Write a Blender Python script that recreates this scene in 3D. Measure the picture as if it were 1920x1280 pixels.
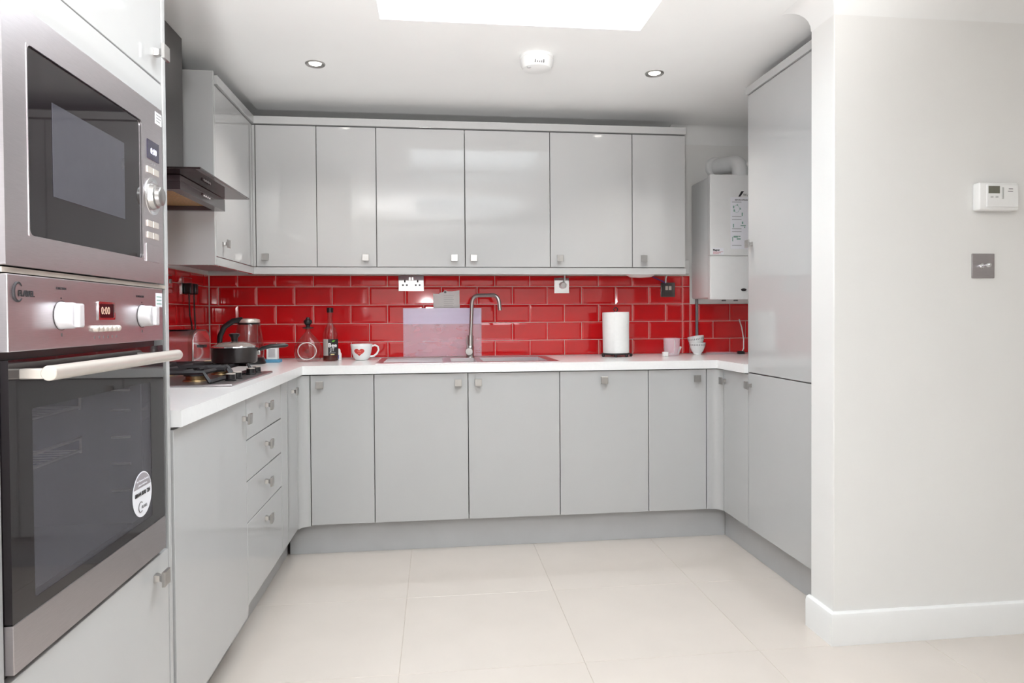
import bpy, bmesh, math, random
from mathutils import Vector, Matrix
random.seed(4)
for o in list(bpy.data.objects): bpy.data.objects.remove(o)
scn = bpy.context.scene
COL = scn.collection
R = math.radians

# ------------------------------------------------------------------ camera
YAW, PITCH, ROLL = 0.1197, -0.0161, -0.0063
fw = Vector((math.sin(YAW)*math.cos(PITCH), math.cos(YAW)*math.cos(PITCH), math.sin(PITCH)))
rt = Vector((math.cos(YAW), -math.sin(YAW), 0)); upv = rt.cross(fw)
r2 = rt*math.cos(ROLL)+upv*math.sin(ROLL); u2 = -rt*math.sin(ROLL)+upv*math.cos(ROLL)
cam = bpy.data.cameras.new('camera'); camo = bpy.data.objects.new('camera', cam); COL.objects.link(camo)
mw = Matrix((( r2.x, u2.x, -fw.x, .5957), (r2.y, u2.y, -fw.y, -3.9713), (r2.z, u2.z, -fw.z, 1.1226), (0, 0, 0, 1)))
camo.matrix_world = mw
cam.sensor_width = 36; cam.lens = 24.235
cam.shift_x = -.0065; cam.shift_y = -.0131
cam.clip_start = .05
scn.camera = camo

# ------------------------------------------------------------------ sky, daylight, lamps
wd = bpy.data.worlds.new('overcast_sky'); scn.world = wd; wd.use_nodes = True
bg = wd.node_tree.nodes['Background']
bg.inputs[0].default_value = (.90, .95, 1, 1); bg.inputs[1].default_value = 8.8

def lamp(name, kind, loc, power, direction=(0, 0, -1), **kw):
    d = bpy.data.lights.new(name, kind); d.energy = power
    for k, v in kw.items(): setattr(d, k, v)
    o = bpy.data.objects.new(name, d); COL.objects.link(o); o.location = loc
    o.rotation_euler = Vector(direction).to_track_quat('-Z', 'Y').to_euler()
    return o
# photographer's flash just above the camera: turned up and forward-up, then added fill spots
FL = (.50, -3.97, 1.27)
lamp('bounce_flash', 'SPOT', FL, 310, (.0, .05, 1), spot_size=R(115), spot_blend=.7, shadow_soft_size=.04)
lamp('tilted_flash', 'SPOT', FL, 125, (-.02, 1, .9), spot_size=R(110), spot_blend=1, shadow_soft_size=.035)
lamp('rear_fill', 'SPOT', (.735, -4.6, 1.2), 340, (.1, -1, .25), spot_size=R(130), spot_blend=.8, shadow_soft_size=.1)  # extra spot added to bounce soft frontal fill off the rear wall
lamp('ceiling_fill', 'SPOT', (.35, -4.45, .35), 290, (.06, .64, .76), spot_size=R(66), spot_blend=.45, shadow_soft_size=.12)  # unseen uplight added low behind the camera to brighten the kitchen ceiling
# the two recessed downlights over the counter
for x, y in ((.080, -.843), (1.604, -.880)):
    lamp('downlight_lamp', 'SPOT', (x, y, 2.20), 17, (0, 0, -1), spot_size=R(120), spot_blend=.8, shadow_soft_size=.03, color=(1, .95, .88))

vs = scn.view_settings
vs.view_transform = 'Standard'; vs.look = 'None'; vs.gamma = 1; vs.exposure = 0.0
vs.use_curve_mapping = False

# ------------------------------------------------------------------ materials
def lin(c):
    return tuple((v/12.92 if v <= .04045 else ((v+.055)/1.055)**2.4) for v in (x/255 for x in c))
def mat(name, rgb, rough=.4, metal=0, coat=0, var=.03, scale=30, bump=0, bscale=200, emit=0, alpha=1, spec=.5, aniso=0, stretch=None):
    m = bpy.data.materials.new(name); m.use_nodes = True
    nt = m.node_tree; N = nt.nodes; L = nt.links; p = N['Principled BSDF']
    c = lin(rgb)
    tc = N.new('ShaderNodeTexCoord'); nz = N.new('ShaderNodeTexNoise'); nz.inputs['Scale'].default_value = scale
    nz.inputs['Detail'].default_value = 4
    src = tc.outputs['Object']
    if stretch:
        mp = N.new('ShaderNodeMapping'); mp.inputs['Scale'].default_value = stretch; L.new(src, mp.inputs[0]); src = mp.outputs[0]
    L.new(src, nz.inputs['Vector'])
    rp = N.new('ShaderNodeValToRGB')
    rp.color_ramp.elements[0].position = .3; rp.color_ramp.elements[1].position = .7
    rp.color_ramp.elements[0].color = tuple(min(1, v*(1-var)) for v in c)+(1,)
    rp.color_ramp.elements[1].color = tuple(min(1, v*(1+var)) for v in c)+(1,)
    L.new(nz.outputs[0], rp.inputs[0]); L.new(rp.outputs[0], p.inputs['Base Color'])
    p.inputs['Roughness'].default_value = rough; p.inputs['Metallic'].default_value = metal
    p.inputs['Coat Weight'].default_value = coat; p.inputs['Coat Roughness'].default_value = .02
    p.inputs['Specular IOR Level'].default_value = spec
    p.inputs['Alpha'].default_value = alpha
    p.inputs['Anisotropic'].default_value = aniso
    if emit:
        p.inputs['Emission Color'].default_value = c+(1,); p.inputs['Emission Strength'].default_value = emit
    if bump:
        nb = N.new('ShaderNodeTexNoise'); nb.inputs['Scale'].default_value = bscale; L.new(src, nb.inputs['Vector'])
        b = N.new('ShaderNodeBump'); b.inputs['Strength'].default_value = bump; b.inputs['Distance'].default_value = .002
        L.new(nb.outputs[0], b.inputs['Height']); L.new(b.outputs[0], p.inputs['Normal'])
    return m
def glass(name, rgb, edge=.75, base=.05, rough=.01, power=3.0):
    m = bpy.data.materials.new(name); m.use_nodes = True
    nt = m.node_tree; N = nt.nodes; L = nt.links; N.remove(N['Principled BSDF'])
    out = N['Material Output']
    tr = N.new('ShaderNodeBsdfTransparent'); tr.inputs[0].default_value = lin(rgb)+(1,)
    gl = N.new('ShaderNodeBsdfGlossy'); gl.inputs['Roughness'].default_value = rough
    lw = N.new('ShaderNodeLayerWeight'); lw.inputs[0].default_value = .5
    pw = N.new('ShaderNodeMath'); pw.operation = 'POWER'; pw.inputs[1].default_value = power; L.new(lw.outputs['Facing'], pw.inputs[0])
    ma = N.new('ShaderNodeMath'); ma.operation = 'MULTIPLY_ADD'; ma.inputs[1].default_value = edge; ma.inputs[2].default_value = base
    L.new(pw.outputs[0], ma.inputs[0])
    mx = N.new('ShaderNodeMixShader'); L.new(ma.outputs[0], mx.inputs[0]); L.new(tr.outputs[0], mx.inputs[1]); L.new(gl.outputs[0], mx.inputs[2])
    L.new(mx.outputs[0], out.inputs[0])
    return m

GREY = mat('gloss_grey_lacquer', (189, 189, 189), .05, coat=0, var=.01, scale=6)
CARC = mat('grey_carcass_board', (176, 176, 177), .4, var=.02)
WCARC = mat('white_carcass_board', (226, 224, 222), .4, var=.02)
PLIN = mat('grey_plinth_board', (182, 182, 183), .35, var=.03, scale=8)
WALL = mat('white_wall_paint', (232, 231, 229), .6, var=.01, scale=4, bump=.05, bscale=60)
CEIL = mat('white_ceiling_paint', (244, 244, 243), .7, var=.012, scale=3, bump=.05, bscale=40)
TRIM = mat('white_gloss_paint', (238, 238, 237), .3, var=.01, scale=10)
WORK = mat('white_worktop_laminate', (246, 246, 246), .22, var=.015, scale=90)
FTIL = mat('cream_porcelain', (210, 201, 193), .09, var=.02, scale=5, spec=.45)
FGRT = mat('floor_grout', (194, 182, 171), .8, var=.1)
RED = mat('red_glazed_tile', (208, 22, 28), .06, var=.06, scale=7, coat=.4)
GRT = mat('pale_tile_grout', (222, 200, 192), .8, var=.06, scale=60)
STEEL = mat('brushed_steel', (206, 200, 203), .30, metal=1, var=.05, scale=40, stretch=(1, 1, 40))
STEELD = mat('warm_brushed_steel', (176, 171, 173), .33, metal=1, var=.05, scale=40, stretch=(1, 1, 40))
NICK = mat('satin_nickel', (180, 178, 176), .28, metal=1, var=.04)
CHROME = mat('polished_chrome', (225, 225, 228), .06, metal=1, var=.02)
SILV = mat('satin_aluminium', (226, 218, 210), .35, metal=.6, var=.03)
WPL = mat('white_plastic', (240, 240, 239), .35, var=.01)
BPL = mat('black_plastic', (24, 24, 26), .3, var=.1)
BLK = mat('matt_black_iron', (32, 30, 34), .5, var=.15, bump=.1, bscale=300)
PANB = mat('dark_nonstick_enamel', (38, 32, 32), .28, var=.08, coat=.3)
BGLS = mat('black_glass', (27, 22, 25), .03, var=.04)
PANE = mat('smoked_window_glass', (96, 94, 102), .04, var=.04, alpha=.46)
CAV = mat('grey_oven_enamel', (96, 94, 100), .4, var=.05)
DISP = mat('dark_display_glass', (48, 18, 24), .08, var=.05)
DISB = mat('blue_black_display', (52, 48, 66), .08, var=.05)
DIG = mat('lit_amber_digits', (205, 170, 150), .5, emit=.25, var=0)
DIGW = mat('lit_white_digits', (225, 225, 255), .5, emit=.4, var=0)
INK = mat('dark_printing_ink', (38, 34, 38), .6, var=.05)
INKG = mat('grey_printing_ink', (120, 118, 120), .6, var=.05)
INKT = mat('teal_printing_ink', (140, 176, 164), .6, var=.1)
INKR = mat('red_printing_ink', (205, 110, 116), .6, var=.1)
PAPER = mat('white_paper', (232, 230, 228), .7, var=.02)
LABEL = mat('white_label', (238, 238, 244), .4, var=.01)
LABG = mat('grey_label_print', (158, 152, 158), .4, var=.03)
CHIM = mat('dark_hood_steel', (92, 88, 88), .3, metal=.9, var=.06, scale=30, stretch=(1, 1, 30))
HOODB = mat('brown_hood_enamel', (66, 54, 58), .25, var=.05, coat=.2)
FILT = mat('grease_filter_mesh', (196, 160, 112), .4, metal=.6, var=.2, scale=120)
SMOKE = glass('smoked_canopy_glass', (150, 128, 128), .6, .08)
CLEAR = glass('clear_glass', (242, 238, 238), .7, .05)
CLEAR2 = glass('window_glass', (250, 252, 252), .6, .04)
AMBER = glass('amber_liquid', (196, 110, 60), .3, .04)
GOLD = mat('pale_wood', (222, 196, 140), .5, var=.12, scale=30, stretch=(1, 1, 8))
BLUE = mat('blue_foam', (92, 150, 184), .8, var=.1, bump=.3, bscale=300)
BLUEP = mat('blue_print', (70, 90, 190), .4, var=.05)
MUGM = mat('white_glazed_china', (238, 240, 240), .12, var=.01, coat=.4)
HEART = mat('red_heart_print', (206, 62, 58), .3, var=.05)
GREENP = mat('green_print', (104, 196, 48), .4, var=.1)
BOIL = mat('white_boiler_enamel', (232, 232, 232), .3, var=.01, coat=.2)
COPG = mat('grey_pipe_paint', (120, 118, 120), .4, metal=.3, var=.08)
BULB = mat('lit_bulb', (255, 250, 240), .5, emit=14, var=0)
LCD = mat('grey_lcd', (112, 112, 100), .2, var=.03)
PURP = mat('purple_cable_sheath', (92, 40, 110), .5, var=.05)
SOILW = mat('white_tissue', (240, 240, 239), .9, var=.02, scale=60, bump=.25, bscale=180)
KNOBW = mat('pale_satin_knob', (214, 212, 215), .28, metal=.2, var=.02)

def veil(name, rgb, fac):
    m = bpy.data.materials.new(name); m.use_nodes = True
    nt = m.node_tree; N = nt.nodes; L = nt.links; p = N['Principled BSDF']; out = N['Material Output']
    nz = N.new('ShaderNodeTexNoise'); nz.inputs['Scale'].default_value = 4
    rp = N.new('ShaderNodeMapRange'); rp.inputs['To Min'].default_value = fac*.94; rp.inputs['To Max'].default_value = fac*1.06
    L.new(nz.outputs[0], rp.inputs[0])
    p.inputs['Base Color'].default_value = lin(rgb)+(1,); p.inputs['Roughness'].default_value = .25
    tr = N.new('ShaderNodeBsdfTransparent'); mx = N.new('ShaderNodeMixShader')
    L.new(rp.outputs[0], mx.inputs[0]); L.new(tr.outputs[0], mx.inputs[1]); L.new(p.outputs[0], mx.inputs[2]); L.new(mx.outputs[0], out.inputs[0])
    return m
FILM = veil('hazy_plastic_sheet', (255, 240, 255), .27)
FILMB = veil('lilac_protective_film', (240, 228, 255), .66)
CUPG = veil('hazy_clear_plastic', (250, 240, 250), .22)

# ------------------------------------------------------------------ mesh helpers
class B:
    def __init__(s): s.m = bmesh.new(); s.sharp = 20
    def box(s, x0, x1, y0, y1, z0, z1, bev=0, seg=2):
        t = bmesh.new(); bmesh.ops.create_cube(t, size=1)
        for v in t.verts:
            v.co = Vector(((x0+x1)/2+v.co.x*(x1-x0), (y0+y1)/2+v.co.y*(y1-y0), (z0+z1)/2+v.co.z*(z1-z0)))
        if bev: bmesh.ops.bevel(t, geom=t.edges[:], offset=bev, segments=seg, affect='EDGES', profile=.5, clamp_overlap=True)
        return s.add(t)
    def add(s, t, mx=None):
        if mx is not None: t.transform(mx)
        me = bpy.data.meshes.new('tmp'); t.to_mesh(me); t.free(); s.m.from_mesh(me); bpy.data.meshes.remove(me); return s
    def lathe(s, prof, c, n=28, axis=(0, 0, 1), cap=True):
        # prof: (radius, height) pairs along the axis
        s.sharp = max(s.sharp, 44)
        q = Vector((0, 0, 1)).rotation_difference(Vector(axis).normalized()); c = Vector(c); rings = []
        for r, h in prof:
            if r < 1e-6: rings.append([s.m.verts.new(c+q @ Vector((0, 0, h)))])
            else: rings.append([s.m.verts.new(c+q @ Vector((r*math.cos(2*math.pi*i/n), r*math.sin(2*math.pi*i/n), h))) for i in range(n)])
        for a, b in zip(rings, rings[1:]):
            for i in range(n):
                j = (i+1) % n
                if len(a) == 1 and len(b) == 1: break
                if len(a) == 1: s.m.faces.new((a[0], b[i], b[j]))
                elif len(b) == 1: s.m.faces.new((a[i], a[j], b[0]))
                else: s.m.faces.new((a[i], a[j], b[j], b[i]))
        if cap:
            if len(rings[0]) > 1: s.m.faces.new(rings[0][::-1])
            if len(rings[-1]) > 1: s.m.faces.new(rings[-1])
        return s
    def cyl(s, c, r, h, axis=(0, 0, 1), n=24, bev=0):
        if bev: return s.lathe([(r-bev, 0), (r, bev), (r, h-bev), (r-bev, h)], c, n, axis)
        return s.lathe([(r, 0), (r, h)], c, n, axis)
    def tube(s, pts, r, n=10, closed=False):
        s.sharp = max(s.sharp, 62)
        pts = [Vector(p) for p in pts]; rings = []; k = len(pts); prev = None
        for i, p in enumerate(pts):
            if closed: t = pts[(i+1) % k]-pts[i-1]
            else: t = pts[min(i+1, k-1)]-pts[max(i-1, 0)]
            t.normalize()
            if prev is None:
                a = Vector((0, 0, 1)) if abs(t.z) < .9 else Vector((1, 0, 0)); e1 = t.cross(a).normalized()
            else: e1 = (prev-t*prev.dot(t)).normalized()
            prev = e1; e2 = t.cross(e1); rr = r[i] if isinstance(r, (list, tuple)) else r
            rings.append([s.m.verts.new(p+e1*rr*math.cos(2*math.pi*j/n)+e2*rr*math.sin(2*math.pi*j/n)) for j in range(n)])
        prs = list(zip(rings, rings[1:]))+([(rings[-1], rings[0])] if closed else [])
        for a, b in prs:
            for j in range(n): s.m.faces.new((a[j], a[(j+1) % n], b[(j+1) % n], b[j]))
        if not closed: s.m.faces.new(rings[0][::-1]); s.m.faces.new(rings[-1])
        return s
    def prism(s, poly, o, ax, ay, az, d):
        # poly in (ax, ay) from origin o, extruded by d along az
        o, ax, ay, az = Vector(o), Vector(ax), Vector(ay), Vector(az)
        a = [s.m.verts.new(o+ax*x+ay*y) for x, y in poly]; b = [s.m.verts.new(v.co+az*d) for v in a]
        n = len(a); s.m.faces.new(a[::-1]); s.m.faces.new(b)
        for i in range(n): s.m.faces.new((a[i], a[(i+1) % n], b[(i+1) % n], b[i]))
        return s
    def sweep(s, prof_a, prof_b):
        a = [s.m.verts.new(Vector(p)) for p in prof_a]; b = [s.m.verts.new(Vector(p)) for p in prof_b]; n = len(a)
        s.m.faces.new(a[::-1]); s.m.faces.new(b)
        for i in range(n): s.m.faces.new((a[i], a[(i+1) % n], b[(i+1) % n], b[i]))
        return s
    def mesh(s, name, m, ctr=None, sharp=None):
        sharp = sharp or s.sharp
        bmesh.ops.recalc_face_normals(s.m, faces=s.m.faces[:])
        for f in s.m.faces: f.smooth = True
        for e in s.m.edges:
            e.smooth = not (len(e.link_faces) == 2 and e.calc_face_angle(0) > R(sharp)) and len(e.link_faces) == 2
        if ctr is not None:
            for v in s.m.verts: v.co -= ctr
        me = bpy.data.meshes.new(name); s.m.to_mesh(me); s.m.free(); me.materials.append(m); return me

WL = {}
def link(name, data, loc, parent=None, label=None):
    o = bpy.data.objects.new(name, data); COL.objects.link(o); loc = Vector(loc); WL[o] = loc
    if parent is not None: o.parent = parent; o.location = loc-WL[parent]
    else: o.location = loc
    if label: o['label'] = label
    return o
def part(name, b, m, parent=None, label=None):
    cs = [v.co for v in b.m.verts]
    lo = Vector((min(c.x for c in cs), min(c.y for c in cs), min(c.z for c in cs))); hi = Vector((max(c.x for c in cs), max(c.y for c in cs), max(c.z for c in cs)))
    c = Vector(((lo.x+hi.x)/2, (lo.y+hi.y)/2, lo.z))
    return link(name, b.mesh(name, m, c), c, parent, label)
def tag(o, label, cat, group=None):
    o['label'] = label; o['category'] = cat
    if group: o['group'] = group
    return o
def thing(name, label, cat, loc, group=None):
    return tag(link(name, None, loc), label, cat, group)
def struct(name, b, m, parent=None):
    o = part(name, b, m, parent)
    if parent is None: o['kind'] = 'structure'
    return o
def dup(root, delta, label=None, group=None):
    delta = Vector(delta); r = root.copy(); COL.objects.link(r); r.location = root.location+delta; WL[r] = WL[root]+delta
    if label: r['label'] = label
    if group: r['group'] = group
    for ch in root.children:
        c = ch.copy(); COL.objects.link(c); c.parent = r
        for g in ch.children:
            d = g.copy(); COL.objects.link(d); d.parent = c
    return r
def text(name, s, size, o, right, up, m, parent, depth=.0006, label=None, bold=0, cx='CENTER'):
    cu = bpy.data.curves.new('t', 'FONT'); cu.body = s; cu.size = size; cu.align_x = cx; cu.align_y = 'CENTER'; cu.extrude = depth/2; cu.offset = bold; cu.resolution_u = 2
    t = bpy.data.objects.new('t', cu); COL.objects.link(t)
    me = bpy.data.meshes.new_from_object(t.evaluated_get(bpy.context.evaluated_depsgraph_get()))
    bpy.data.objects.remove(t); bpy.data.curves.remove(cu)
    rr, uu = Vector(right).normalized(), Vector(up).normalized(); nn = rr.cross(uu)
    for v in me.vertices: v.co = rr*v.co.x+uu*v.co.y+nn*(v.co.z+depth/2)
    me.materials.clear(); me.materials.append(m); me.name = name
    return link(name, me, o, parent, label)

X_, Y_, Z_ = Vector((1, 0, 0)), Vector((0, 1, 0)), Vector((0, 0, 1))
def cells(xs, ys, keep):
    """rectilinear slab outline: list of kept cells"""
    return [(xs[i], xs[i+1], ys[j], ys[j+1]) for i in range(len(xs)-1) for j in range(len(ys)-1) if keep((xs[i]+xs[i+1])/2, (ys[j]+ys[j+1])/2)]
def slab(xs, ys, z0, z1, keep):
    b = B(); vt = {}
    def V(x, y, z):
        k = (round(x, 5), round(y, 5), round(z, 5))
        if k not in vt: vt[k] = b.m.verts.new(k)
        return vt[k]
    cs = cells(xs, ys, keep); st = {(round(c[0], 5), round(c[2], 5)): c for c in cs}
    edges = {}
    for x0, x1, y0, y1 in cs:
        for z in (z0, z1): b.m.faces.new([V(x0, y0, z), V(x1, y0, z), V(x1, y1, z), V(x0, y1, z)])
        for e in (((x0, y0), (x1, y0)), ((x1, y0), (x1, y1)), ((x0, y1), (x1, y1)), ((x0, y0), (x0, y1))):
            edges[e] = edges.get(e, 0)+1
    for (p, q), n in edges.items():
        if n == 1: b.m.faces.new([V(*p, z0), V(*q, z0), V(*q, z1), V(*p, z1)])
    return b
F, C = -.015, 2.24            # floor and ceiling heights
LX = -.642                    # left wall face
# ------------------------------------------------------------------ room shell
RX, RY = 4.6, -8.0
struct('wall_left', B().box(LX-.12, LX-.004, RY, .12, F-.02, C+.02), WALL)
wb = struct('wall_back', B().box(LX-.004, RX, .004, .12, F-.02, C+.02), WALL)
wl = [o for o in COL.objects if o.name == 'wall_left'][0]
struct('wall_kitchen_right', B().box(2.64, 2.74, -1.605, .004, F-.02, C+.02), WALL)
pier = B(); pier.box(1.953, RX, -1.75, -1.605, F-.02, C+.02, .004)
struct('wall_right_partition', pier, WALL)
struct('wall_rear', B().box(LX-.12, RX+.12, RY-.12, RY, F-.02, C+.02), WALL)
struct('wall_right', B().box(RX, RX+.12, RY, -1.605, F-.02, C+.02), WALL)

# floor: grout bed with single porcelain tiles
fl = struct('floor', B().box(LX-.12, RX+.12, RY-.12, .12, F-.06, F-.0015), FGRT)
tile_me = {}
def floor_tile(x0, x1, y0, y1):
    k = (round(x1-x0, 3), round(y1-y0, 3))
    if k not in tile_me:
        b = B(); hx, hy = k[0]/2, k[1]/2
        b.box(-hx, hx, -hy, hy, -.004, 0, .0008, 1); tile_me[k] = b.mesh('floor_tile', FTIL)
    link('floor_tile', tile_me[k], ((x0+x1)/2, (y0+y1)/2, F), fl)
fx = [LX]+[x for x in [-.133+.6035*i for i in range(9)] if x > LX]+[RX]
fx = [v for v in fx if v <= RX]
fy = [RY]+[y for y in [-.553-.6035*i for i in range(12, -1, -1)]]+[0]
for a, b_ in zip(fx, fx[1:]):
    for c, d in zip(fy, fy[1:]):
        if b_-a > .05 and d-c > .05: floor_tile(a+.001, b_-.001, c+.001, d-.001)

# ceiling with two roof-light openings
SK = [(.398, 1.40, -2.42, -1.330), (.398, 1.42, -4.30, -3.20)]
xs = [LX-.12, .398, 1.40, 1.42, RX+.12]; ys = [RY-.12, -4.30, -3.20, -2.42, -1.33, .12]
def solid(x, y): return not any(a < x < b and c < y < d for a, b, c, d in SK)
struct('ceiling', slab(xs, ys, C, C+.03, solid), CEIL)
for i, (a, b_, c, d) in enumerate(SK):
    t = .03; z0, z1 = C+.03, C+.09
    s = B(); s.box(a-t, a, c-t, d+t, z0, z1); s.box(b_, b_+t, c-t, d+t, z0, z1); s.box(a, b_, c-t, c, z0, z1); s.box(a, b_, d, d+t, z0, z1)
    w = struct('window_%d' % (i+1), s, TRIM)
    f = B(); e = .025
    f.box(a-t, a+e, c-t, d+t, z1, z1+.05); f.box(b_-e, b_+t, c-t, d+t, z1, z1+.05); f.box(a+e, b_-e, c-t, c+e, z1, z1+.05); f.box(a+e, b_-e, d-e, d+t, z1, z1+.05)
    part('window_frame', f, TRIM, w); part('pane', B().box(a+e, b_-e, c+e, d-e, z1+.02, z1+.026), CLEAR2, w)

# coving: along the back wall and round the partition's end
def cove(w, d, n=7):
    return [(0, 0)]+[(w*(1-math.sin(i*math.pi/2/n)), -d*(1-math.cos(i*math.pi/2/n))) for i in range(n+1)]
P = cove(.075, .098)
b = B(); b.sweep([(1.97, .004-x, C+z) for x, z in P], [(2.64, .004-x, C+z) for x, z in P]); struct('trim_1', b, TRIM)
P = cove(.072, .093)
b = B(); X0, Yf = 1.953, -1.75
a_ = [(X0-x, -1.605+(.085 if x > .001 else .0)*(x/.072), C+z) for x, z in P]
m_ = [(X0-x, Yf-x, C+z) for x, z in P]; e_ = [(RX, Yf-x, C+z) for x, z in P]
b.sweep(a_, m_); b.sweep(m_, e_); struct('trim_2', b, TRIM)
# baseboard wrapped round the partition's end
S = [(0, 0), (.018, 0), (.018, .096), (.014, .108), (.006, .113), (0, .113)]
b = B(); a_ = [(X0-x, -1.600, F+z) for x, z in S]; m_ = [(X0-x, Yf-x, F+z) for x, z in S]; e_ = [(RX, Yf-x, F+z) for x, z in S]
b.sweep(a_, m_); b.sweep(m_, e_); struct('baseboard_right', b, TRIM)

# ------------------------------------------------------------------ red bevelled wall tiles
wt_me = {}
def wall_tile(par, side, u0, u1, z0, z1):
    k = (side, round(u1-u0, 4), round(z1-z0, 4))
    if k not in wt_me:
        hu, hz = (u1-u0)/2, (z1-z0)/2; b = B(); q = min(.011, hu*.4, hz*.4)
        def pt(u, z, d): return (u, -d, z) if side == 'back' else (d, u, z)
        r0 = [b.m.verts.new(pt(u, z, -.003)) for u, z in ((-hu, -hz), (hu, -hz), (hu, hz), (-hu, hz))]
        r1 = [b.m.verts.new(pt(u, z, .0)) for u, z in ((-hu, -hz), (hu, -hz), (hu, hz), (-hu, hz))]
        r2_ = [b.m.verts.new(pt(u, z, .003)) for u, z in ((-hu+q, -hz+q), (hu-q, -hz+q), (hu-q, hz-q), (-hu+q, hz-q))]
        for a, c in ((r0, r1), (r1, r2_)):
            for i in range(4): b.m.faces.new((a[i], a[(i+1) % 4], c[(i+1) % 4], c[i]))
        b.m.faces.new(r2_); b.m.faces.new(r0[::-1])
        wt_me[k] = b.mesh('wall_tile', RED, sharp=5)
    u, z = (u0+u1)/2, (z0+z1)/2
    link('wall_tile', wt_me[k], (u, 0, z) if side == 'back' else (LX, u, z), par)
rows = [(1.2979, 1.362), (1.1944, 1.2979), (1.0909, 1.1944), (.9874, 1.0909), (.8985, .9874)]
G = .0016
part('grout', B().box(LX+.0002, 2.105, .0012, .0038, .898, 1.364), GRT, wb)
part('grout', B().box(2.105, 2.638, .0012, .0038, .898, 1.193), GRT, wb)
part('grout', B().box(LX-.0038, LX-.0012, -2.18, .0, .898, 1.364), GRT, wl)
for i, (z0, z1) in enumerate(rows):
    off = -.1832 if i % 2 else -.1832+.10175
    js = [off+.2035*k for k in range(-4, 14)]
    left = [LX+.004]+[j for j in js if LX+.02 < j < 2.04]+[2.0575 if i % 2 else 2.0575, 2.1045]
    left = sorted(set(left)); left = [v for n, v in enumerate(left) if n == 0 or v-left[n-1] > .012]
    for a, c in zip(left, left[1:]): wall_tile(wb, 'back', a+G, c-G, z0+G, z1-G)
    if i >= 2:
        st = 2.1518 if i % 2 == 0 else 2.2496
        right = [2.1045, st]+[st+.2035*k for k in range(1, 3) if st+.2035*k < 2.6]+[2.638]
        for a, c in zip(right, right[1:]): wall_tile(wb, 'back', a+G, c-G, z0+G, z1-G)
    off = -.1880 if i % 2 else -.0863
    js = [off-.2035*k for k in range(0, 12)]
    lf = [-2.18]+sorted(j for j in js if j > -2.16)+[-.004]
    for a, c in zip(lf, lf[1:]): wall_tile(wl, 'left', a+G, c-G, z0+G, z1-G)

# ------------------------------------------------------------------ cabinets
YB, YW, XL, XR, XT = -.6054, -.3287, -.0513, 2.0335, -.0513
ZB, ZT = .136, .8535
DT = .018
NRM = {'-y': Vector((0, -1, 0)), '+x': X_, '-x': -X_}
def knob_bm(axis):
    b = B(); n = NRM[axis]; r = Vector((1, 0, 0)) if axis == '-y' else Vector((0, 1, 0))
    secs = [(0, .0085), (.004, .0085), (.012, .0062), (.019, .0085), (.0215, .0172)]
    rings = []
    for d, h in secs+[(.0275, .0172), (.0285, .0162)]:
        rings.append([b.m.verts.new(n*d+r*sx*h+Z_*sz*h) for sx, sz in ((-1, -1), (1, -1), (1, 1), (-1, 1))])
    for a, c in zip(rings, rings[1:]):
        for i in range(4): b.m.faces.new((a[i], a[(i+1) % 4], c[(i+1) % 4], c[i]))
    b.m.faces.new(rings[0][::-1]); b.m.faces.new(rings[-1])
    return b
KN = {a: knob_bm(a).mesh('knob', NICK, sharp=25) for a in NRM}
def knob(axis, p, par): return link('knob', KN[axis], p, par)
def panel(name, axis, pos, a0, a1, z0, z1, par, m=None, th=DT, bev=.0016):
    """door-like board; pos is the coordinate of its front face"""
    b = B()
    if axis == '-y': b.box(a0, a1, pos, pos+th, z0, z1, bev, 2)
    elif axis == '+x': b.box(pos-th, pos, a0, a1, z0, z1, bev, 2)
    else: b.box(pos, pos+th, a0, a1, z0, z1, bev, 2)
    return part(name, b, m or GREY, par)
def open_box(b, x0, x1, y0, y1, z0, z1, front, t=.016):
    """five-sided carcass, open on side front"""
    b.box(x0, x1, y0, y1, z0, z0+t); b.box(x0, x1, y0, y1, z1-t, z1)
    if front == '-y':
        b.box(x0, x0+t, y0, y1, z0+t, z1-t); b.box(x1-t, x1, y0, y1, z0+t, z1-t); b.box(x0+t, x1-t, y1-t, y1, z0+t, z1-t)
    else:
        b.box(x0, x1, y0, y0+t, z0+t, z1-t); b.box(x0, x1, y1-t, y1, z0+t, z1-t)
        if front == '+x': b.box(x0, x0+t, y0+t, y1-t, z0+t, z1-t)
        else: b.box(x1-t, x1, y0+t, y1-t, z0+t, z1-t)
    return b
g = .0018
G0, G1, G2, G3, G4, G5 = 0, .2985, .7499, 1.2039, 1.6574, 1.9617
YBK = -.02
def base_unit(x0, x1, label, doors, group=None, name='base_cabinet'):
    t = thing(name, label, 'cabinet', ((x0+x1)/2, -.31, ZB), group)
    part('carcass', open_box(B(), x0+.001, x1-.001, YB+DT+.002, YBK, ZB, ZT-.004, '-y'), CARC, t)
    for a, b_, kx in doors:
        d = panel('door', '-y', YB, a+g, b_-g, ZB, ZT-.003, t)
        knob('-y', (kx, YB, .806), d)
    return t
KC = 1.425
base_unit(G0, G1, 'narrow grey gloss base cabinet left of the sink cabinet, knob at top left', [(G0, G1, .048)])
base_unit(G1, G3, 'wide two-door grey gloss base cabinet under the sink', [(G1, G2, .702), (G2, G3, .799)], name='sink_cabinet')
base_unit(G3, G4, 'grey gloss base cabinet with single knob centred on its door, under the paper towel', [(G3, G4, KC)])
base_unit(G4, G5, 'narrow grey gloss base cabinet right of the centred-knob door, knob at top right', [(G4, G5, 1.906)])

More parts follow.
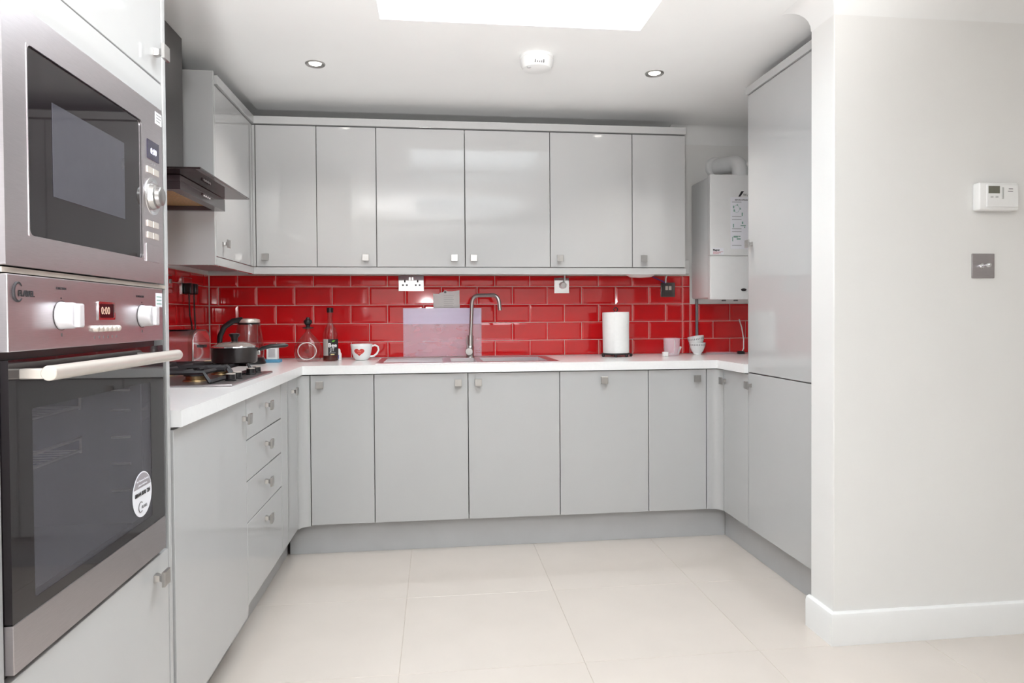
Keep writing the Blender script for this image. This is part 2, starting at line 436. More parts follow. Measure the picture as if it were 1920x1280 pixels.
# corner cabinets with concave corner posts
def arc_post(cx, cy, r, a0, a1, th, z0, z1, ends):
    pts = [(cx+r*math.cos(a0+(a1-a0)*i/10), cy+r*math.sin(a0+(a1-a0)*i/10)) for i in range(11)]
    out = [(cx+(r+th)*math.cos(a0+(a1-a0)*i/10), cy+(r+th)*math.sin(a0+(a1-a0)*i/10)) for i in range(11)]
    poly = ends[0]+pts+ends[1]+out[::-1]
    return B().prism(poly, (0, 0, z0), X_, Y_, Z_, z1-z0)
t = thing('corner_cabinet', 'left inner corner base cabinet with narrow door between drawers and back run', 'cabinet', (-.3, -.6, ZB))
r = .045
part('corner_post', arc_post(XL+r, YB-r, r, math.pi, math.pi/2, DT, ZB-.006, ZT-.003, ([], [(G0-g, YB), (G0-g, YB+DT)])), GREY, t)
d = panel('door', '+x', XL, -.876, YB-r-.003, ZB, ZT-.003, t); knob('+x', (XL, -.768, .793), d)
part('carcass', open_box(B(), LX+.02, XL-DT-.002, -.876, YBK, ZB, ZT-.004, '+x'), CARC, t)
t = thing('corner_cabinet', 'right inner corner base cabinet with narrow door beside the tall larder unit', 'cabinet', (2.3, -.6, ZB))
part('corner_post', arc_post(XR-r, YB-r, r, 0, math.pi/2, DT, ZB, ZT-.003, ([], [(G5+g, YB), (G5+g, YB+DT)])), GREY, t)
d = panel('door', '-x', XR, -.922, YB-r-.003, ZB, ZT-.003, t); knob('-x', (XR, -.672, .797), d)
part('carcass', open_box(B(), XR+DT+.002, 2.62, -.922, YBK, ZB, ZT-.004, '-x'), CARC, t)

# drawer unit, left run
t = thing('drawer_unit', 'four-drawer grey gloss base unit below the hob, left run', 'cabinet', (-.33, -1.2, ZB))
part('carcass', open_box(B(), LX+.02, XL-DT-.002, -1.519, -.880, ZB, ZT-.004, '+x'), CARC, t)
part('filler_panel', B().box(XL-DT, XL, -.990, -.880, ZB, ZT-.003, .0012), GREY, t)
zs = [ZB, .4193, .5623, .7048, ZT-.003]
for i in range(4):
    d = panel('drawer', '+x', XL, -1.519, -.9925, zs[i]+(.0018 if i else 0), zs[i+1]-(.0018 if i < 3 else 0), t)
    knob('+x', (XL, (-1.2705, -1.2636, -1.2565, -1.2493)[i], (.366, .504, .647, .793)[i]), d)
# appliance-height door next to the oven tower
t = thing('base_cabinet', 'wide grey gloss base door between drawer unit and oven tower, knob at top right', 'cabinet', (-.33, -1.85, .1))
part('carcass', open_box(B(), LX+.02, XL-DT-.002, -2.180, -1.525, .12, ZT-.004, '+x'), CARC, t)
d = panel('door', '+x', XL, -2.178, -1.5235, .1, ZT-.006, t); knob('+x', (XL, -1.5644, .786), d)

# plinths
def single(name, b, m, label, cat, group=None): return tag(part(name, b, m), label, cat, group)
single('plinth', B().box(-.109, 2.079, -.560, -.545, F, ZB-.002, .001), PLIN, 'long grey plinth board along the foot of the back run', 'plinth')
single('plinth', B().box(-.135, -.120, -2.18, -.565, F, .098, .001), PLIN, 'grey plinth board under the left run, mostly in shadow', 'plinth')
single('plinth', B().box(2.0795, 2.0945, -1.53, -.5605, F, ZB-.002, .001), PLIN, 'grey plinth board under the right corner and tall larder unit', 'plinth')

# worktops: three joined lengths as one surface with a sink cut-out
HX0, HX1, HY0, HY1 = .66, 1.175, -.515, -.150
xs = [LX+.001, -.031, HX0, HX1, 2.013, 2.636]; ys = [-2.183, -.9245, -.622, HY0, HY1, -.0005]
def keep(x, y):
    if HX0 < x < HX1 and HY0 < y < HY1: return False
    if y > -.622: return True
    if x < -.031: return True
    return x > 2.013 and y > -.9245
b = slab(xs, ys, .8555, .897, keep)
def is_front(e):
    p, q = e.verts[0].co, e.verts[1].co
    if abs(p.z-q.z) > 1e-4: return False
    on = lambda v: (abs(v.y+.622) < 1e-4 and -.0311 <= v.x <= 2.0131) or (abs(v.x+.031) < 1e-4 and v.y <= -.6219) or (abs(v.x-2.013) < 1e-4 and v.y <= -.6219)
    return on(p) and on(q) and len(e.link_faces) == 2 and abs(e.calc_face_angle()) > 1
es = [e for e in b.m.edges if is_front(e)]
bmesh.ops.bevel(b.m, geom=es, offset=.012, segments=4, affect='EDGES', profile=.5)
single('worktop', b, WORK, 'white laminate worktop running round all three sides of the kitchen', 'worktop')

# ------------------------------------------------------------------ wall cabinets
W = [-.3072, -.0055, .2951, .7531, 1.2067, 1.6575, 1.9567]
WZ0, WZ1 = 1.3857, 2.1068
def wall_unit(i, j, label, ks):
    t = thing('wall_cabinet', label, 'cabinet', ((W[i]+W[j])/2, -.17, WZ0))
    b = open_box(B(), W[i]+.001, W[j]-.001, YW+DT+.002, -.004, WZ0-.0015, WZ1, '-y'); part('carcass', b, CARC if j < 6 else CARC, t)
    for n, kx in zip(range(i, j), ks):
        d = panel('door', '-y', YW, W[n]+g, W[n+1]-g, WZ0+.002, WZ1-.002, t); knob('-y', (kx, YW, 1.4335), d)
    return t
KX = [-.258, .2405, .696, .797, 1.256, 1.716]
wall_unit(0, 1, 'grey gloss wall cabinet at the left end of the back run, next to the corner', [KX[0]])
wall_unit(1, 2, 'narrow grey gloss wall cabinet second from left on the back run', [KX[1]])
wall_unit(2, 4, 'wide double-door grey gloss wall cabinet above the sink, two knobs side by side', [KX[2], KX[3]])
wall_unit(4, 5, 'single-door grey gloss wall cabinet right of the double one, knob at its bottom left', [KX[4]])
wall_unit(5, 6, 'grey gloss wall cabinet at the right end of the back run, nearest the boiler', [KX[5]])
XW = -.3207
t = thing('wall_cabinet', 'grey gloss wall cabinet on the left wall beside the extractor hood', 'cabinet', (-.48, -.63, WZ0))
part('carcass', open_box(B(), LX+.002, XW-DT-.002, -.924, -.004, WZ0-.0015, WZ1, '+x'), CARC, t)
part('side_panel', B().box(LX+.002, XW, -.944, -.926, 1.349, 2.160, .0012), GREY, t)
d = panel('door', '+x', XW, -.922, -.362, WZ0+.002, WZ1-.002, t); knob('+x', (XW, -.8344, 1.4487), d)
part('corner_post', B().box(XW-DT, XW, -.359, YW, WZ0+.002, WZ1-.002, .001).box(XW, W[0]-.002, YW, YW+DT, WZ0+.002, WZ1-.002, .001), GREY, t)
def ell(z0, z1, d, fy, fx):
    b = B(); b.box(fx-.03, W[6], fy, fy+d, z0, z1, .001); b.box(fx-d, fx, -.9245, fy, z0, z1, .001); return b
single('cornice', ell(WZ1+.003, 2.147, .06, YW-.012, XW+.012), GREY, 'grey L-shaped cornice strip along the tops of the wall cabinets', 'cornice')
single('pelmet', ell(1.3493, WZ0-.002, .02, YW-.002, XW+.002), GREY, 'grey L-shaped pelmet strip below the wall cabinet doors', 'pelmet')

# tall larder unit, right
t = thing('larder_unit', 'tall grey gloss larder unit between worktop and white partition', 'cabinet', (2.33, -1.23, ZB))
ty0, ty1 = -1.535, -.930
part('carcass', open_box(B(), XR+DT+.002, 2.62, ty0, ty1, ZB, 2.135, '-x').box(XR+DT+.002, 2.62, ty0+.016, ty1-.016, .845, .861), CARC, t)
d = panel('upper_door', '-x', XR, ty0, ty1, .8605, 2.135, t); knob('-x', (XR, -.966, 1.450), d)
d = panel('lower_door', '-x', XR, ty0, ty1, ZB, .8560, t); knob('-x', (XR, -.956, .802), d)
part('cornice', B().box(XR-.008, 2.62, ty0, ty1+.006, 2.138, 2.172, .001), GREY, t)
part('end_panel', B().box(XR, 2.62, ty1+.001, ty1+.0045, ZB, 2.135), CARC, t)
# ------------------------------------------------------------------ oven tower
t = thing('oven_tower', 'tall white-grey housing cabinet round the microwave and oven, far left', 'cabinet', (-.35, -2.53, F))
yt0, yt1 = -2.882, -2.187
b = B(); b.box(LX+.004, XT-.004, yt1-.034, yt1, F+.1, 2.2); b.box(LX+.004, XT-.004, yt0, yt0+.028, F+.1, 2.2)
b.box(LX+.004, LX+.016, yt0+.028, yt1-.034, F+.1, 2.2)
for z in (.115, .566, 1.622, 2.18): b.box(LX+.016, XT-DT-.004, yt0+.028, yt1-.034, z, z+.014)
part('carcass', b, CARC, t)
part('shelf_edge', B().box(LX+.03, XT+.002, yt0+.03, yt1-.036, 1.1955, 1.2035), mat('beige_board_edge', (178, 168, 158), .5), t)
d = panel('upper_door', '+x', XT, yt0+.03, yt1-.036, 1.686, 2.19, t); knob('+x', (XT, -2.262, 1.745), d)
panel('filler_panel', '+x', XT, yt0+.03, yt1-.036, 1.618, 1.682, t)
d = panel('lower_door', '+x', XT, yt0+.03, yt1-.036, .14, .570, t); knob('+x', (XT, -2.303, .527), d)
part('plinth', B().box(-.135, -.12, yt0, yt1-.002, F, .113, .001), PLIN, t)
part('edge_strip', B().box(XT-.004, XT+.002, yt1-.0345, yt1-.020, .14, 2.19, .001), GREY, t)

XO = -.042
NX, TY = (0, 1, 0), (0, 0, 1)
def face(u, z, off=0): return (XO+off, u, z)
def frame(y0, y1, z0, z1, h, x0, x1, rad, bev=.001):
    """rectangular plate in the YZ plane with a rounded rectangular hole h"""
    b = B(); a0, a1, c0, c1 = h; n = 5
    def rr(y0, y1, z0, z1, r):
        o = []
        for cy, cz, s in ((y1-r, z1-r, 0), (y0+r, z1-r, 1), (y0+r, z0+r, 2), (y1-r, z0+r, 3)):
            for i in range(n+1):
                a = (s+i/n)*math.pi/2; o.append((cy+r*math.cos(a), cz+r*math.sin(a)))
        return o
    po, pi = rr(y0, y1, z0, z1, .003), rr(a0, a1, c0, c1, rad)
    k = len(po)
    A = [b.m.verts.new((x1, *p)) for p in po]; Bq = [b.m.verts.new((x1, *p)) for p in pi]
    A2 = [b.m.verts.new((x0, *p)) for p in po]; B2 = [b.m.verts.new((x0, *p)) for p in pi]
    for i in range(k):
        j = (i+1) % k
        b.m.faces.new((A[i], A[j], Bq[j], Bq[i])); b.m.faces.new((A2[i], B2[i], B2[j], A2[j]))
        b.m.faces.new((A[i], A2[i], A2[j], A[j])); b.m.faces.new((Bq[i], Bq[j], B2[j], B2[i]))
    return b
# microwave
m_ = thing('microwave', 'built-in stainless steel microwave with dark door above the oven', 'microwave', (-.25, -2.55, 1.206))
my0, my1, mz0, mz1 = -2.855, -2.250, 1.206, 1.613
wy0, wy1, wz0, wz1 = -2.793, -2.361, 1.256, 1.560
part('body', B().box(-.46, XO-.014, my0+.03, my1-.03, mz0+.01, mz1-.012), CAV, m_)
part('fascia', frame(my0, my1, mz0, mz1, (wy0, wy1, wz0, wz1), XO-.012, XO, .012), STEEL, m_)
dg = part('door_glass', B().box(XO-.010, XO-.003, wy0+.002, wy1-.002, wz0+.002, wz1-.002), BGLS, m_)
part('viewing_window', B().box(XO-.003, XO-.0022, -2.716, -2.445, 1.331, 1.489), mat('grey_mesh_window', (66, 65, 72), .05, var=.03), dg)
part('door_trim', frame(wy0-.001, wy1+.001, wz0-.001, wz1+.001, (wy0+.001, wy1-.001, wz0+.001, wz1-.001), XO-.002, XO+.0008, .011), STEEL, m_)
dp = part('display', B().box(XO, XO+.0015, -2.336, -2.272, 1.484, 1.527), DISB, m_)
text('digits', '0:00', .020, face(-2.304, 1.503, .0016), NX, TY, DIGW, dp)
def btn(y0, y1, z0, z1, n):
    w = (y1-y0)/n
    for i in range(n): part('button', B().box(XO, XO+.0022, y0+i*w+.001, y0+(i+1)*w-.001, z0, z1, .0007), SILV, m_)
btn(-2.340, -2.274, 1.452, 1.466, 2); btn(-2.343, -2.280, 1.331, 1.345, 2); btn(-2.343, -2.280, 1.305, 1.319, 2)
part('dial_ring', B().lathe([(.034, 0), (.042, .0015), (.043, 0)], (XO, -2.308, 1.402), 32, (1, 0, 0), cap=False), CHROME, m_)
kn = part('dial', B().lathe([(.030, 0), (.027, .010), (.022, .012), (.021, .020), (.018, .022), (0, .022)], (XO, -2.308, 1.402), 32, (1, 0, 0)), NICK, m_)
part('door_button', B().box(XO, XO+.0025, -2.352, -2.279, 1.252, 1.292, .001), STEEL, m_)
for i in range(3): part('print_mark', B().box(XO, XO+.0004, -2.318+i*.012, -2.310+i*.012, 1.475, 1.477), INKG, m_)
sk = part('energy_sticker', B().box(XO, XO+.0006, -2.288, -2.252, 1.574, 1.601), LABEL, m_, 'small white sticker at the top right corner')
for i in range(3): part('print_line', B().box(XO+.0006, XO+.0009, -2.284, -2.262+.004*i, 1.580+i*.007, 1.582+i*.007), INKG, sk)

# oven
o_ = thing('oven', 'built-in stainless steel oven with black glass door, below the microwave', 'oven', (-.3, -2.55, .584))
oy0, oy1 = -2.852, -2.260
b = B(); cy0, cy1, cz0, cz1 = -2.80, -2.335, .665, .995
bx0, bx1 = -.55, XO-.022
b.box(bx0, bx1, oy0+.03, cy0, .60, 1.19); b.box(bx0, bx1, cy1, oy1-.03, .60, 1.19); b.box(bx0, bx1, cy0, cy1, .60, cz0); b.box(bx0, bx1, cy0, cy1, cz1, 1.19); b.box(bx0, -.40, cy0, cy1, cz0, cz1)
part('oven_body', b, CAV, o_)
cp = part('control_panel', B().box(XO-.016, XO, oy0, oy1, 1.074, 1.193, .0015), STEEL, o_)
lg = part('brand_logo', B().tube([face(-2.826+.0125*math.cos(a), 1.166+.0145*math.sin(a), .0006) for a in [R(40+i*14) for i in range(21)]], [.0006+.0022*math.sin(math.pi*min(1, i/20)) for i in range(21)], 6), INK, cp)
text('brand_lettering', 'FLAVEL', .0135, face(-2.826, 1.1635, .0004), NX, TY, INK, cp, cx='LEFT', bold=.0003)
text('lettering', 'FUNCTION', .0062, face(-2.703, 1.176, .0004), NX, TY, INK, cp)
text('lettering', 'TEMPERATURE', .0062, face(-2.386, 1.172, .0004), NX, TY, INK, cp)
for y in (-2.703, -2.376):
    k = part('oven_knob', B().lathe([(.0235, 0), (.0235, .004), (.0225, .006), (.0225, .020), (.0205, .024), (0, .024)], (XO, y, 1.130), 28, (1, 0, 0)), KNOBW, o_)
    part('knob_grip', B().box(XO+.0235, XO+.034, y-.0095, y+.0095, 1.1095, 1.1505, .003), KNOBW, k)
    part('knob_rim', B().lathe([(.0245, 0), (.0255, .001), (.0255, 0)], (XO, y, 1.130), 28, (1, 0, 0), cap=False), INK, k)
    part('index_mark', B().box(XO, XO+.0004, y-.0015, y+.0015, 1.158, 1.161), INK, cp); part('index_mark', B().box(XO, XO+.0004, y-.0025, y+.0025, 1.094, 1.100), INKG, cp)
dp = part('clock_display', B().box(XO, XO+.0016, -2.573, -2.509, 1.124, 1.155, .0006), DISP, o_)
text('digits', '0:00', .021, face(-2.547, 1.139, .0018), NX, TY, DIG, dp)
part('display_rim', frame(-2.575, -2.507, 1.122, 1.157, (-2.571, -2.511, 1.126, 1.153), XO, XO+.0022, .002), CHROME, o_)
for i in range(6):
    part('timer_button', B().lathe([(.0062, 0), (.0062, .006), (.004, .0085), (0, .009)], (XO, -2.588+i*.0178, 1.1055), 14, (1, 0, 0)), SILV, o_)
    part('icon', B().box(XO, XO+.0004, -2.590+i*.0178, -2.586+i*.0178, 1.0865, 1.0915), INKG, cp)
st = part('energy_sticker', B().box(XO, XO+.0006, -2.300, -2.264, 1.151, 1.183), LABEL, o_, 'small white and green sticker')
for i in range(3): part('print_line', B().box(XO+.0006, XO+.0009, -2.296, -2.268, 1.157+i*.008, 1.1595+i*.008), INKT, st)
part('vent_gap', B().box(XO-.030, XO-.018, oy0+.005, oy1-.005, 1.060, 1.074), BPL, o_)
# door: black glass surround, smoked window, steel foot rail, bar handle
dwin = (-2.792, -2.334, .680, .982)
dr = part('door', frame(oy0, oy1, .660, 1.062, dwin, XO-.020, XO-.001, .004), BGLS, o_, 'black glass oven door')
part('door_window', B().box(XO-.006, XO-.0015, dwin[0]-.001, dwin[1]+.001, dwin[2]-.001, dwin[3]+.001), PANE, dr)
part('door_rail', B().box(XO-.020, XO, oy0, oy1, .584, .6595, .0012), STEELD, dr, 'brushed steel strip along the foot of the door')
hz, hx = 1.040, XO+.042
h = part('handle', B().cyl((hx, -2.826, hz), .0120, .538, (0, 1, 0), 24, .001), SILV, dr, 'pale satin metal bar handle')
for y in (-2.815, -2.311): part('handle_post', B().box(XO-.002, hx, y-.010, y+.010, hz-.009, hz+.007, .002), SILV, dr)
for z in (.842, .936):
    rk = B(); X0r = -.165
    for zz in (z, z+.026):
        pts = [(X0r, cy0+.006, zz)]
        if zz > z: pts += [(X0r, -2.660, zz), (X0r, -2.645, z-.004), (X0r, -2.628, zz)]
        pts += [(X0r, cy1-.055, zz)]
        rk.tube(pts, .0032, 6)
    rk.tube([(X0r, cy1-.055, z-.006), (X0r, cy1-.055, z+.030)], .0026, 6)
    for k in range(16): y = cy0+.02+k*.026; rk.tube([(X0r, y, z), (-.38, y, z)], .0012, 5)
    rk.tube([(-.38, cy0+.006, z), (-.38, cy1-.006, z)], .002, 6)
    part('wire_rack', rk, SILV, o_)
for z in (.74, .80, .86, .92, .965): part('shelf_runner', B().tube([(-.125, cy1-.004, z), (-.085, cy1-.004, z)], .003, 6), SILV, o_)
lb = part('service_sticker', B().lathe([(.0490, 0), (.0490, .0006), (0, .0006)], (XO-.001, -2.386, .742), 40, (1, 0, 0)), LABEL, o_, 'round white and grey service sticker on the door')
cap = [(.0462*math.cos(R(a)), .0462*math.sin(R(a))) for a in range(20, 161, 7)]
part('sticker_band', B().prism(cap, (XO-.0004, -2.386, .742), Y_, Z_, X_, .0006), LABG, lb)
for i, s in enumerate(('For Customer Services', 'please telephone')): text('lettering', s, .0065, face(-2.386, .773-i*.009, .0004), NX, TY, LABEL, lb)
text('lettering', '08444 810 124', .0128, face(-2.386, .744, 0), NX, TY, INK, lb, bold=.0003)
text('lettering', 'FLAVEL', .009, face(-2.392, .714, 0), NX, TY, INKG, lb, cx='LEFT')
part('ring_mark', B().tube([face(-2.396+.011*math.cos(a), .716+.011*math.sin(a), .0002) for a in [R(50+i*15) for i in range(18)]], .0010, 5), INKG, lb)

# ------------------------------------------------------------------ extractor hood
h_ = thing('extractor_hood', 'dark extractor hood with smoked glass canopy and square chimney on the left wall', 'hood', (-.45, -1.25, 1.57))
part('chimney', B().box(LX+.002, -.398, -1.395, -1.071, 1.632, C-.002, .002), CHIM, h_, 'dark brushed steel chimney')
part('canopy_glass', B().box(LX+.002, -.178, -1.556, -.950, 1.622, 1.629, .0015), SMOKE, h_, 'smoked glass canopy')
b = B(); b.box(LX+.004, -.276, -1.462, -.953, 1.600, 1.6205, .001)
b.box(LX+.004, -.276, -1.462, -1.425, 1.571, 1.6); b.box(LX+.004, -.276, -.985, -.953, 1.571, 1.6); b.box(-.315, -.276, -1.425, -.985, 1.571, 1.6); b.box(LX+.004, LX+.04, -1.425, -.985, 1.571, 1.6)
part('body', b, HOODB, h_)
for i in range(2): part('grease_filter', B().box(LX+.042, -.317, -1.423+i*.219, -1.206+i*.219, 1.588, 1.5995, .001), FILT, h_, 'tan mesh filter')
for i in range(5): part('button', B().lathe([(.006, 0), (.005, .003), (0, .003)], (-.276, -1.236+i*.022, 1.594), 12, (1, 0, 0)), CHROME if i else DISP, h_)

# ------------------------------------------------------------------ ceiling fittings
for i, (x, y, lab) in enumerate(((.080, -.843, 'left of the two round recessed ceiling downlights, lit'), (1.604, -.880, 'right of the two round recessed ceiling downlights, lit'))):
    t = thing('downlight', lab, 'light', (x, y, C), 'recessed downlights over the worktop')
    part('bezel', B().lathe([(.027, -.001), (.040, -.007), (.043, -.004), (.043, -.0005)], (x, y, C), 36, cap=False), NICK, t)
    part('lamp_lens', B().lathe([(.026, -.0015), (.020, -.004), (0, -.0045)], (x, y, C), 28), BULB, t)
t = thing('smoke_alarm', 'round white smoke alarm on the ceiling between the downlights', 'smoke alarm', (1.036, -1.02, C))
part('base_plate', B().lathe([(.074, 0), (.074, -.010), (.070, -.012)], (1.036, -1.02, C), 44), WPL, t)
part('cover', B().lathe([(.070, -.012), (.069, -.038), (.060, -.053), (.030, -.058), (0, -.058)], (1.036, -1.02, C), 44), WPL, t)
vg = B()
for i in range(5): vg.box(1.018+i*.009, 1.0225+i*.009, -1.020-.0675, -1.020-.050, C-.046, C-.034)
part('vent_slots', vg, INKG, t); part('test_button', B().lathe([(.009, 0), (.008, -.003), (0, -.003)], (.998, -1.050, C-.0555), 16), mat('pale_grey_plastic', (200, 200, 200), .4), t)

# ------------------------------------------------------------------ boiler
t = thing('boiler', 'white wall-hung gas boiler with instruction sheet, beside the larder unit', 'boiler', (2.31, -.16, 1.21))
part('casing', B().box(2.113, 2.510, -.290, -.0045, 1.222, 1.900, .012, 3), BOIL, t)
part('front_cover', B().box(2.109, 2.514, -.300, -.262, 1.457, 1.906, .006, 3), BOIL, t)
part('lower_flap', B().box(2.109, 2.514, -.300, -.262, 1.212, 1.453, .006, 3), BOIL, t)
part('badge', B().prism([(.016*math.cos(R(k*15)), .0075*math.sin(R(k*15))) for k in range(24)], (2.303, -.2995, 1.2665), X_, Z_, -Y_, .003), INK, t)
mk = B()
for x in (2.20, 2.27): mk.cyl((x, -.27, 1.204), .012, .012, n=12)
part('pipe_stub', mk, COPG, t)
b = B(); pts = [(2.345, -.165, 1.895), (2.345, -.165, 1.955)]
for i in range(1, 8):
    a = i/7*math.pi/2; q = .05*(1-math.cos(a)); pts.append((2.345-.45*q, -.165+.893*q, 1.955+.05*math.sin(a)))
pts.append((2.296, -.067, 2.007)); pts.append((2.270, -.014, 2.009))
part('flue_elbow', b.tube(pts, .047, 22), BOIL, t)
part('flue_collar', B().lathe([(.062, 0), (.060, .012), (.050, .020)], (2.264, .003, 2.009), 32, (0, -1, 0)), BOIL, t)
part('flue_base', B().lathe([(.060, 0), (.060, .012), (.050, .014)], (2.345, -.165, 1.905), 28), BOIL, t)
part('test_cap', B().lathe([(.015, 0), (.015, .006), (.012, .009), (0, .009)], (2.372, -.207, 1.985), 18, (.55, -.8, .1)), BOIL, t)
s = part('instruction_sheet', B().box(2.227, 2.470, -.3012, -.3002, 1.494, 1.780), LABEL, t, 'white sheet of line drawings')
def ink(x0, x1, z0, z1, m=INKT): return part('print_line', B().box(x0, x1, -.3016, -.3012, z0, z1), m, s)
text('lettering', 'BEFORE OPENING THIS', .010, (2.252, -.3012, 1.765), X_, Z_, INKG, s, cx='LEFT', bold=.0003)
for z in (1.752, 1.672, 1.656, 1.604, 1.588, 1.512): ink(2.235, 2.29, z, z+.0022, INKG)
for x0, x1, z0, z1 in ((2.240, 2.247, 1.720, 1.733), (2.263, 2.269, 1.733, 1.742), (2.244, 2.252, 1.700, 1.712), (2.280, 2.287, 1.712, 1.722), (2.291, 2.298, 1.676, 1.695), (2.240, 2.246, 1.612, 1.632), (2.285, 2.315, 1.620, 1.626), (2.292, 2.300, 1.632, 1.645), (2.305, 2.312, 1.610, 1.618), (2.244, 2.270, 1.556, 1.566), (2.262, 2.285, 1.545, 1.553), (2.236, 2.241, 1.535, 1.560), (2.272, 2.284, 1.560, 1.566)): ink(x0, x1, z0, z1)
tb = B()
tb.tube([(2.262+.016*math.cos(a), -.3013, 1.716+.02*math.sin(a)) for a in [R(i*20) for i in range(18)]], .0008, 4, True)
part('line_drawing', tb, INKT, s)
lg = B(); lg.prism([(0, 0), (.012, 0), (.033, .030), (.018, .030)], (2.272, -.3002, 1.784), X_, Z_, -Y_, .0012)
part('brand_swoosh', lg, INK, t); text('brand_lettering', 'Worcester', .021, (2.300, -.3004, 1.793), X_, Z_, INK, t, cx='LEFT')
s2 = part('service_label', B().box(2.121, 2.186, -.3012, -.3002, 1.462, 1.498), LABEL, t, 'small white label with black and red print')
text('lettering', 'Magnet', .013, (2.124, -.3012, 1.487), X_, Z_, INK, s2, cx='LEFT', bold=.0006)
for i, z in enumerate((1.476, 1.470, 1.465)): part('print_line', B().box(2.125, 2.182-.012*i, -.3016, -.3012, z, z+.0022), INKR, s2)
single('gas_pipe', B().tube([(2.141, -.018, 1.224), (2.141, -.018, .897)], .0085, 14), COPG, 'thin grey vertical pipe running down the tiles below the boiler', 'pipe')
single('backing_board', B().box(2.150, 2.60, -.006, .0035, 1.1945, 1.222), TRIM, 'white board edge on the wall just under the boiler', 'trim')
single('junction_box', B().box(2.040, 2.098, -.012, .0035, 1.372, 1.455, .004), WPL, 'small white wiring box on the wall left of the boiler', 'box')

# ------------------------------------------------------------------ thermostat, switch, sockets
t = thing('thermostat', 'white wall thermostat with grey screen on the right partition', 'thermostat', (2.54, -1.75, 1.482))
ty = -1.75
part('case', B().box(2.470, 2.622, ty-.034, ty, 1.483, 1.580, .007, 3), WPL, t)
part('raised_front', B().box(2.496, 2.616, ty-.038, ty-.033, 1.494, 1.572, .002), WPL, t)
part('screen', B().box(2.500, 2.543, ty-.0395, ty-.038, 1.541, 1.566, .0004), LCD, t)
part('screen_rim', B().box(2.497, 2.546, ty-.0388, ty-.0379, 1.538, 1.569), TRIM, t)
for x in (2.508, 2.527): part('button', B().box(x, x+.010, ty-.0405, ty-.038, 1.526, 1.531, .001), mat('grey_button', (190, 190, 188), .4) if x < 2.51 else bpy.data.materials['grey_button'], t)
part('rocker', B().box(2.552, 2.558, ty-.0405, ty-.038, 1.522, 1.562, .001), bpy.data.materials['grey_button'], t)
part('print_line', B().box(2.578, 2.594, ty-.0384, ty-.038, 1.556, 1.5585), INKG, t); part('print_line', B().box(2.575, 2.594, ty-.0384, ty-.038, 1.5475, 1.550), INKG, t)
t = thing('toggle_switch', 'square satin steel light switch with chrome toggle below the thermostat', 'switch', (2.51, -1.75, 1.248))
part('plate', B().box(2.468, 2.554, ty-.006, ty, 1.249, 1.335, .002), STEELD, t)
part('collar', B().lathe([(.010, 0), (.010, .004), (.007, .006)], (2.503, ty-.006, 1.291), 18, (0, -1, 0)), CHROME, t)
part('toggle', B().lathe([(.0045, 0), (.0062, .018), (.0078, .030), (.005, .036), (0, .036)], (2.503, ty-.006, 1.291), 16, (.12, -1, .05)), CHROME, t)
t = thing('double_socket', 'chrome double wall socket with two switches, left of the pinned paper', 'socket', (.46, 0, 1.272))
part('plate', B().box(.3876, .5308, -.012, -.002, 1.273, 1.361, .002), CHROME, t)
for x in (.452, .467): part('rocker', B().box(x-.006, x+.006, -.016, -.012, 1.334, 1.352, .001), NICK, t)
for x in (.424, .496):
    part('pin_slot', B().box(x-.004, x+.004, -.0125, -.012, 1.322, 1.336), INK, t)
    for q in (-.011, .011): part('pin_slot', B().box(x+q-.005, x+q+.005, -.0125, -.012, 1.303, 1.311), INK, t)
t = thing('single_socket', 'square chrome socket plate with plug cable going up under the wall cabinets', 'socket', (1.326, 0, 1.258))
part('plate', B().box(1.2815, 1.3705, -.012, -.002, 1.259, 1.349, .002), CHROME, t)
pl = part('plug', B().lathe([(.020, 0), (.020, .018), (.014, .026), (0, .026)], (1.332, -.012, 1.305), 20, (0, -1, 0)), WPL, t)
part('cable', B().tube([(1.336, -.028, 1.318), (1.342, -.026, 1.338), (1.343, -.02, 1.365), (1.343, -.02, 1.384)], .0035, 8), WPL, pl)
t = thing('cooker_switch', 'square chrome switch plate with two grey rockers near the boiler', 'switch', (1.967, 0, 1.235))
part('plate', B().box(1.923, 2.010, -.012, -.002, 1.236, 1.321, .002), mat('dull_chrome', (120, 116, 114), .25, metal=1), t)
for x in (1.958, 1.979): part('rocker', B().box(x-.008, x+.008, -.015, -.012, 1.276, 1.300, .001), SILV, t)
single('cable', B().tube([(1.80, -.06, 1.380), (1.87, -.03, 1.352), (1.93, -.02, 1.328), (1.948, -.016, 1.319)], .004, 8), PURP, 'purple cable looping from under the cabinets to the dark switch plate', 'cable')
single('cable', B().tube([(1.950, -.016, 1.318), (1.951, -.02, 1.345), (1.96, -.03, 1.384)], .0035, 8), WPL, 'short white cable rising from the dark switch plate near the boiler', 'cable')
single('cable', B().tube([(1.03, -.12, 1.383), (1.09, -.10, 1.366), (1.15, -.09, 1.362), (1.20, -.10, 1.384)], .004, 8), WPL, 'white cable sagging under the wall cabinet above the tap', 'cable')
single('under_cabinet_light', B().lathe([(.086, 0), (.080, -.030), (.060, -.042), (0, -.046)], (1.742, -.20, 1.3845), 32), WPL, 'round white light fitting under the right wall cabinet', 'light')
t = thing('double_socket', 'chrome double wall socket holding two black plugs on the left wall', 'socket', (LX, -.36, 1.242))
part('plate', B().box(LX-.001, LX+.010, -.432, -.288, 1.243, 1.330, .002), CHROME, t)
